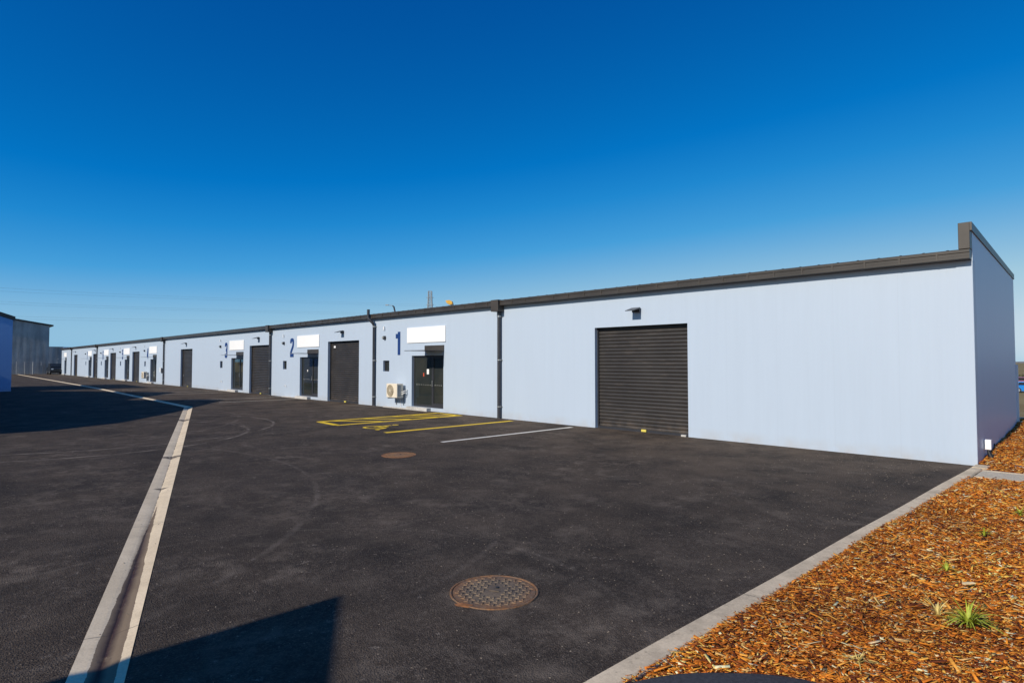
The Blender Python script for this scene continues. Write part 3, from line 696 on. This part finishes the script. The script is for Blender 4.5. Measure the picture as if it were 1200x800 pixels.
# ---- manholes
def manhole(name, loc, r0, mat, rm):
    t = empty(name, loc, R(28)); rim = MB(); n = 64
    pf_ = [(r0, -.02), (r0, .007), (r0-.006, .009), (r0-.018, .008), (r0-.020, .001)]
    vs = [(r*math.cos(2*math.pi*j/n), r*math.sin(2*math.pi*j/n), z) for r, z in pf_ for j in range(n)]
    rim.add(vs, [(i*n+j, i*n+(j+1) % n, (i+1)*n+(j+1) % n, (i+1)*n+j) for i in range(len(pf_)-1) for j in range(n)], True)
    rim.build('frame', rm, t)
    lid = MB(); rl = r0-.025; vs = [(rl*math.cos(2*math.pi*j/n), rl*math.sin(2*math.pi*j/n), .006) for j in range(n)] + [(rl*math.cos(2*math.pi*j/n), rl*math.sin(2*math.pi*j/n), -.02) for j in range(n)]
    lid.add(vs, [tuple(range(n))]+[(j, n+j, n+(j+1) % n, (j+1) % n) for j in range(n)])
    s_ = .046; k_ = int(rl/s_)+1
    for i in range(-k_, k_+1):
        for j in range(-k_, k_+1):
            x_, y_ = i*s_, j*s_; rr = math.hypot(x_, y_)
            if rr > rl-.03 or (abs(x_) < .05 and abs(y_) < .10) or (abs(rr-.2) < .0): continue
            if random.random() < .03: continue
            ww, hh = (.019, .0065) if (i+j) % 2 else (.0065, .019)
            z1 = .0125; lid.add([(x_-ww, y_-hh, .006), (x_+ww, y_-hh, .006), (x_+ww, y_+hh, .006), (x_-ww, y_+hh, .006), (x_-ww*.75, y_-hh*.6, z1), (x_+ww*.75, y_-hh*.6, z1), (x_+ww*.75, y_+hh*.6, z1), (x_-ww*.75, y_+hh*.6, z1)], [(4, 5, 6, 7), (0, 1, 5, 4), (1, 2, 6, 5), (2, 3, 7, 6), (3, 0, 4, 7)])
    lid.box(-.045, .045, -.006, .006, .0062, .012)
    lid.build('cover', mat, t)
    MB().box(-.012, .012, .06, .085, .0065, .0135).build('keyhole', 'black', t)
    return t
t = manhole('manhole_cover', (-1.69, -10.40, 0), .368, 'mh', 'mh')
lg = MB().add([(-.1, -.02, .002), (.06, -.03, .003), (.09, .05, .014), (-.06, .07, .012), (-.13, .03, .004), (0, .02, .018)], [(0, 1, 5), (1, 2, 5), (2, 3, 5), (3, 4, 5), (4, 0, 5)]).build('frame_lug', 'rust', t); lg.location = (-.12, -.355, .0); lg.scale = (.7, .6, .8); 
tag(t, 'large round cast iron manhole cover with rusty rim in the foreground asphalt', 'manhole cover')
t = manhole('manhole_cover', (-8.42, -6.93, 0), .35, 'mh2', 'mh2'); tag(t, 'very rusty orange manhole cover farther off near the bay lines', 'manhole cover')

# ---- weeds
def weed(name, loc, n, L0, mat, label, cat, spread=1., seed=1):
    rd = random.Random(seed); t = empty(name, loc); mb = MB()
    for i in range(n):
        a = rd.uniform(0, 2*math.pi); L_ = L0*rd.uniform(.5, 1.1); lean = rd.uniform(.25, 1.25)*spread; w = L0*rd.uniform(.04, .085); d = Vector((math.cos(a), math.sin(a), 0)); s_ = Vector((-d.y, d.x, 0)); vs = []
        base = d*rd.uniform(0, .08*L0); K = 6
        for k_ in range(K+1):
            q = k_/K; th = lean*(q**.8); p = base + d*(L_*q*math.sin(th)) + Vector((0, 0, L_*q*math.cos(th)*(1-.35*q*lean))) 
            ww = w*(1-q**2.2)*.95+.0006; vs += [tuple(p - s_*ww*.5 + Z*ww*.25), tuple(p), tuple(p + s_*ww*.5 + Z*ww*.25)]
        fs = []
        for k_ in range(K):
            for c_ in (0, 1): fs.append((k_*3+c_, k_*3+c_+1, k_*3+c_+4, k_*3+c_+3))
        mb.add(vs, fs, True)
    mb.build('leaves', mat, t); tag(t, label, cat); return t
weed('weed', (1.17, -8.46, .02), 70, .25, 'green', 'large green grassy weed growing in the bark mulch', 'weed', 1.1, 3)
weed('weed', (.98, -8.42, .03), 8, .24, 'dryg', 'dry brown grass stalks beside the large green weed', 'weed', 1.5, 9)
weed('weed', (.82, -7.2, .02), 26, .13, 'green', 'small green weed in the middle of the bark bed', 'weed', 1.1, 4)
weed('weed', (.86, -5.55, .02), 26, .13, 'green', 'small green weed farther up the bark bed', 'weed', 1.2, 5)
weed('weed', (1.02, -4.15, .02), 26, .15, 'green', 'green weed at the right edge of the bark bed near the path', 'weed', 1.1, 6)
weed('weed', (.80, -9.62, .02), 44, .14, 'dryg', 'dry straw coloured tuft in the mulch near the dark pad', 'weed', 1.1, 7)
def bigchip(loc, rz, L_, w_, label):
    mb = MB(); rd = random.Random(int(L_*1e4)); pts = [(-.5, -.3), (-.3, -.5), (.1, -.42), (.5, -.3), (.46, .1), (.5, .35), (.0, .5), (-.42, .38), (-.5, .0)]
    P = [(x*L_+rd.uniform(-.003, .003), y*w_+rd.uniform(-.003, .003)) for x, y in pts]; mb.prism(P, 2, 0, .010); o = mb.build('wood_chip', 'whitechip', bevel=.002); o.location = loc; o.rotation_euler = (R(6), R(-5), rz)
    tag(o, label, 'wood chip')
bigchip((.76, -8.70, .045), R(12), .085, .03, 'large pale wood chip lying left of the big weed'); bigchip((1.02, -7.5, .045), R(40), .10, .035, 'forked pale wood chip below the small weed')

# ---- garden sensor light at the end wall
gl = empty('garden_light', (.015, 1.08, .0)); MB().box(-.055, .055, -.05, .05, .19, .385).build('lamp_head', 'white', gl, bevel=.012)
MB().tube([(.0, 0, .195), (.01, 0, .13), (.04, .0, .06), (.045, 0, -.02)], [.022, .028, .05, .045], 10).build('stem', 'black', gl); tag(gl, 'white box lamp on a black stem at the foot of the end wall', 'garden light')
mt = MB().box(0, .22, 0, .1, .02, .045).build('stone_slab', 'galv'); mt.location = (.52, .04, .015); tag(mt, 'small grey slab lying in the mulch beside the path', 'slab')
po = MB().box(-.03, .03, -.03, .03, -.05, 1.82).build('white_post', 'white', bevel=.004); po.location = (-.50, 10.47, 0); tag(po, 'slim white post at the far corner of the end wall', 'post')

# ------------------------------------------------------------------ neighbours on the left
def gable_building(name, label, profile, y0, y1, mat, front='x'):
    b = empty(name, (profile[0][0], y0, 0)); o = MB(); P = [(x-profile[0][0], z) for x, z in profile]
    o.prism(P, 1, 0, y1-y0).build('walls', mat, b, tri=True)
    r_ = MB(); tp = [p for p in P if p[1] > .5]
    for i in range(len(tp)-1):
        (xa, za), (xb, zb) = tp[i], tp[i+1]
        if abs(xb-xa) < .3: continue
        r_.add([(xa, .15, za+.05), (xb, .15, zb+.05), (xb, y1-y0-.1, zb+.05), (xa, y1-y0-.1, za+.05), (xa, .15, za-.02), (xb, .15, zb-.02), (xb, y1-y0-.1, zb-.02), (xa, y1-y0-.1, za-.02)], [(0, 1, 2, 3), (4, 7, 6, 5), (0, 4, 5, 1), (2, 6, 7, 3), (1, 5, 6, 2), (0, 3, 7, 4)])
    r_.build('roof', 'trim', b); tag(b, label, 'warehouse'); return b
TE = math.tan(SUN_EL)/math.cos(SUN_PHI)
# sawtooth-roofed shed beyond the left edge: each shadow point on the yard gives its roof height
yf = -16.0; sh = [(-49.8, -10.2), (-39.61, -2.86), (-32.97, -6.91), (-29.87, -3.19), (-22.94, -7.36), (-19.92, -9.64), (-18.84, -11.4)]
pts = [(x-(y-yf)*math.tan(SUN_PHI), (y-yf)*TE) for x, y in sh]
gable_building('sawtooth_shed', 'grey sawtooth roofed shed just beyond the left edge whose jagged shadow crosses the yard', [(pts[0][0], 0)] + pts + [(pts[-1][0], 0)], -34, yf, 'shed')
yf = -17.4; sh = [(-2.50, -11.34), (-1.31, -12.04), (2.2, -14.1), (3.6, -14.9)]
pts = [(x-(y-yf)*math.tan(SUN_PHI), (y-yf)*TE) for x, y in sh]
gable_building('lean_to_shed', 'grey shed behind the viewer whose shadow falls on the foreground asphalt', [(pts[0][0], 0)] + pts + [(pts[-1][0], 0)], -34, yf, 'shed')
# blue building end at the left edge
bb = empty('blue_warehouse', (-48.3, -10.3, 0)); 
MB().add([(0, 0, -.05), (0, -5.2, -.05), (0, -5.2, 6.5), (0, 0, 4.62), (-9, 0, -.05), (-9, -5.2, -.05), (-9, -5.2, 6.5), (-9, 0, 4.62)], [(0, 1, 2, 3), (4, 7, 6, 5), (0, 4, 5, 1), (3, 2, 6, 7), (0, 3, 7, 4), (1, 5, 6, 2)]).build('walls', 'bluewall', bb)
MB().add([(.06, .12, 4.60), (.06, -5.3, 6.55), (.06, -5.3, 6.80), (.06, .12, 4.84), (-9.1, .12, 4.60), (-9.1, -5.3, 6.55), (-9.1, -5.3, 6.80), (-9.1, .12, 4.84)], [(0, 1, 2, 3), (4, 7, 6, 5), (0, 4, 5, 1), (3, 2, 6, 7), (0, 3, 7, 4), (1, 5, 6, 2)]).build('roof_edge', 'trim', bb)
tag(bb, 'deep blue warehouse end wall with a sloping roof at the left edge', 'warehouse')
# tall weathered concrete building closing the yard
cb = empty('concrete_building', (-117.7, -1.0, 0))
MB().add([(0, 0, -.05), (0, -14, -.05), (0, -14, 10.0), (0, 0, 7.62), (-22, 0, -.05), (-22, -14, -.05), (-22, -14, 10.0), (-22, 0, 7.62)], [(0, 1, 2, 3), (4, 7, 6, 5), (0, 4, 5, 1), (3, 2, 6, 7), (0, 3, 7, 4), (1, 5, 6, 2)]).build('walls', 'conc', cb)
MB().add([(.2, .5, 7.60), (.2, -14, 10.02), (.2, -14, 10.25), (.2, .5, 7.80), (-22, .5, 7.60), (-22, -14, 10.02), (-22, -14, 10.25), (-22, .5, 7.80)], [(0, 1, 2, 3), (4, 7, 6, 5), (0, 4, 5, 1), (3, 2, 6, 7), (0, 3, 7, 4), (1, 5, 6, 2)]).build('roof_edge', 'trim', cb)
tag(cb, 'tall weathered grey concrete building closing the far end of the yard', 'building')
lw = MB().box(-6, 0, 0, 1.9, -.05, 4.35).build('concrete_annex', 'conc'); lw.location = (-117.7, -.99, 0); tag(lw, 'lower grey concrete annex between the tall building and the warehouse row', 'building')
fn = empty('boundary_fence', (-116.9, -6, 0))
for i in range(7): MB().tube([(0, i*1.0, -.05), (0, i*1.0, 1.95)], .04 if i != 3 else .07, 8).build('post', 'galv', fn)
MB().tube([(0, 0, 1.9), (0, 6, 1.9)], .02, 6).build('top_rail', 'galv', fn); tag(fn, 'thin pale wire fence posts in front of the concrete building', 'fence')

def car(name, loc, rz, paint, label, L_=4.3, Wd_=1.75, Hh=1.45):
    t = empty(name, loc, rz); 
    pr = [(-.5, .22), (-.5, .5), (-.46, .62), (-.30, .66), (.18, .68), (.44, .62), (.5, .5), (.5, .22), (.42, .15), (-.42, .15)]
    MB().prism([(x*L_, z*Hh) for x, z in pr], 1, -Wd_/2, Wd_/2).build('body', paint, t, bevel=.05)
    cb_ = [(-.40, .655), (-.30, .97), (-.25, 1.0), (.08, 1.0), (.13, .97), (.26, .67)]
    MB().prism([(x*L_, z*Hh) for x, z in cb_], 1, -Wd_/2+.12, Wd_/2-.12).build('cabin', paint, t, bevel=.04)
    for s_ in (-1, 1):
        y_ = s_*(Wd_/2-.115); w_ = MB().add([(x*L_, y_+s_*(-.001 if 0 else .003), z*Hh) for x, z in ((-.33, .71), (-.27, .94), (.07, .94), (.19, .71))], [(0, 1, 2, 3)]); w_.build('side_window', 'winglass', t)
        for x in (-.31, .31):
            wh = MB().tube([(x*L_, s_*(Wd_/2-.2), .31), (x*L_, s_*(Wd_/2+.01), .31)], .31, 20).build('wheel', 'black', t)
            MB().tube([(x*L_, s_*(Wd_/2+.012), .31), (x*L_, s_*(Wd_/2+.02), .31)], .19, 14).build('rim', 'alu', wh)
    MB().add([(.265*L_, -Wd_/2+.2, .70*Hh), (.265*L_, Wd_/2-.2, .70*Hh), (.145*L_, Wd_/2-.22, .96*Hh), (.145*L_, -Wd_/2+.22, .96*Hh)], [(0, 1, 2, 3)]).build('windscreen', 'winglass', t)
    for s_ in (-1, 1): MB().box(.492*L_, .503*L_, s_*.62-.14, s_*.62+.14, .45*Hh, .54*Hh).build('headlight', 'white', t)
    tag(t, label, 'car'); return t
car('parked_car', (-113.9, -.55, 0), R(0), 'cardark', 'dark car parked at the far end of the yard by the concrete wall', Hh=1.65)
car('parked_car', (-6.6, 80, -1.75), R(20), 'carblue', 'bright blue car on the dry field at the far right edge', Hh=1.3)
car('parked_car', (-8.6, 98, -1.75), R(15), 'carplum', 'plum coloured car behind the blue car at the far right edge', Hh=1.5)

# ------------------------------------------------------------------ far things
# bush and hills glimpsed past the end wall
bs = empty('bush', (-11.2, 125, -1.75)); MB().tube([(0, 0, 0), (.1, 0, .5), (0, .1, 1.0)], [.08, .05, .02], 6).build('trunk', 'fan', bs); lf = MB()
for i in range(2200):
    v_ = Vector((random.gauss(0, 1), random.gauss(0, 1), random.gauss(0, 1))).normalized()*random.random()**.4; p = Vector((v_.x*1.7, v_.y*1.7, .85+v_.z*.75)); u_ = Vector((random.gauss(0, 1), random.gauss(0, 1), random.gauss(0, 1))).normalized(); w_ = u_.cross(Z).normalized(); lf.add([p-u_*.07, p+w_*.04, p+u_*.07, p-w_*.04], [(0, 1, 2, 3)])
lf.build('crown', 'leaf', bs); tag(bs, 'dark green bush beyond the parked cars at the far right edge', 'bush')
hl = MB(); vs = []; N = 60
for i in range(N+1):
    a = R(60 + 100*i/N); r_ = 2600; zt = 2 + 3*math.sin(i*.7)+3*math.sin(i*1.9+1)
    vs += [(r_*math.cos(a), r_*math.sin(a), -2), ((r_+250)*math.cos(a), (r_+250)*math.sin(a), max(2, zt)), ((r_+900)*math.cos(a), (r_+900)*math.sin(a), -2)]
hl.add(vs, [(3*i+j, 3*i+j+1, 3*i+j+4, 3*i+j+3) for i in range(N) for j in (0, 1)], True); setting('hills', hl, 'hill')

# pylon and conductors
def at(u, v, dist):   # a point at a given forward distance
    return CAM + fw*dist + RT*((u-600)/700*dist) + up*((400-v)/700*dist)
pb = at(504, 341, 420); top = pb.z
py = empty('transmission_pylon', (pb.x, pb.y, -.09), yaw); fr = MB()
def wd(z): return 4.5*(1-z/top)**1.6 + 1.15
levels = [0, 8, 15, 21, 26, 30, 33.5, 36.5, 39, 41.3, 43.5, 45.5, 47.3, 49]; levels = [z for z in levels if z < top-.8] + [top]
for sx in (-1, 1):
    for sy_ in (-1, 1): fr.tube([(sx*wd(z), sy_*wd(z), z) for z in levels], .2, 5)
for z0, z1 in zip(levels, levels[1:]):
    a, b = wd(z0), wd(z1)
    for s_ in (-1, 1):
        fr.tube([(-a, s_*a, z0), (b, s_*b, z1)], .1, 4, False).tube([(a, s_*a, z0), (-b, s_*b, z1)], .1, 4, False).tube([(s_*a, -a, z0), (s_*b, b, z1)], .1, 4, False).tube([(s_*a, a, z0), (s_*b, -b, z1)], .1, 4, False)
        fr.tube([(-b, s_*b, z1), (b, s_*b, z1)], .09, 4, False).tube([(s_*b, -b, z1), (s_*b, b, z1)], .09, 4, False)
fr.build('lattice_frame', 'galv', py)
for z_ in (top-4.5, top-9.5): MB().tube([(-2.8, 0, z_), (2.8, 0, z_)], .17, 5).build('cross_arm', 'galv', py)
tag(py, 'slim steel lattice pylon rising behind the warehouse roof', 'pylon')
for i, (va, vb, vc, d0) in enumerate(((337, 347, 354, 330), (341, 349.5, 356, 330), (353, 361, 366, 330), (356, 363, 368, 330), (370, 374.5, 377, 330), (373, 377, 379, 330))):
    a, b, c = at(0, va, 300), at(200, vb, 400), at(400, vc, 560); P = []
    for k_ in range(-12, 41):
        t = k_/24; P.append(tuple(a*((1-t)*(1-2*t)) + b*(4*t*(1-t)) + c*(t*(2*t-1))))
    o = MB().tube(P, .024, 4, False).build('power_line', 'wire'); tag(o, ('upper', 'lower')[i % 2] + ' wire of the ' + ('highest', 'middle', 'lowest')[i//2] + ' pair of power lines in the sky at left', 'power line', 'power lines across the sky')
# street lamp and yellow digger arm behind the roof
q = at(461, 366, 75)
sl_ = empty('street_lamp', (q.x, q.y, -.09), yaw)
hz = at(461, 357.5, 75).z
rt = Vector((1, 0, 0))
MB().tube([(.5, 0, 0), (.32, 0, hz-1.2), (.05, 0, hz-.1), (-.12, 0, hz+.02)], [.12, .1, .1, .07], 8).build('pole', 'dark', sl_)
MB().tube([(-.10, 0, hz+.02), (-.75, 0, hz+.12)], .035, 6).build('arm', 'galv', sl_); MB().box(-1.0, -.6, -.12, .12, hz+.05, hz+.16).build('lamp_head', 'galv', sl_, bevel=.02)
tag(sl_, 'dark bent street lamp showing above the roof left of the pylon', 'street lamp')
q = at(528, 360, 75); hz = at(528, 353.5, 75).z
dg = empty('crane_jib', (q.x, q.y, -.09), yaw)
MB().tube([(1.2, 0, 0), (.35, 0, hz-1.0), (.18, 0, hz-.15)], [.3, .22, .14], 8).build('mast', 'cream', dg)
MB().prism([(-.62, hz+.22), (-.45, hz-.12), (-.05, hz-.32), (.3, hz-.2), (.22, hz+.12), (-.1, hz+.28)], 1, -.3, .3).build('jib_head', 'yellowm', dg, bevel=.03); MB().tube([(.22, 0, hz+.1), (.42, 0, hz-.6)], .06, 6).build('ram', 'black', dg)
tag(dg, 'yellow machine arm tip showing above the roof right of the pylon', 'machine arm')
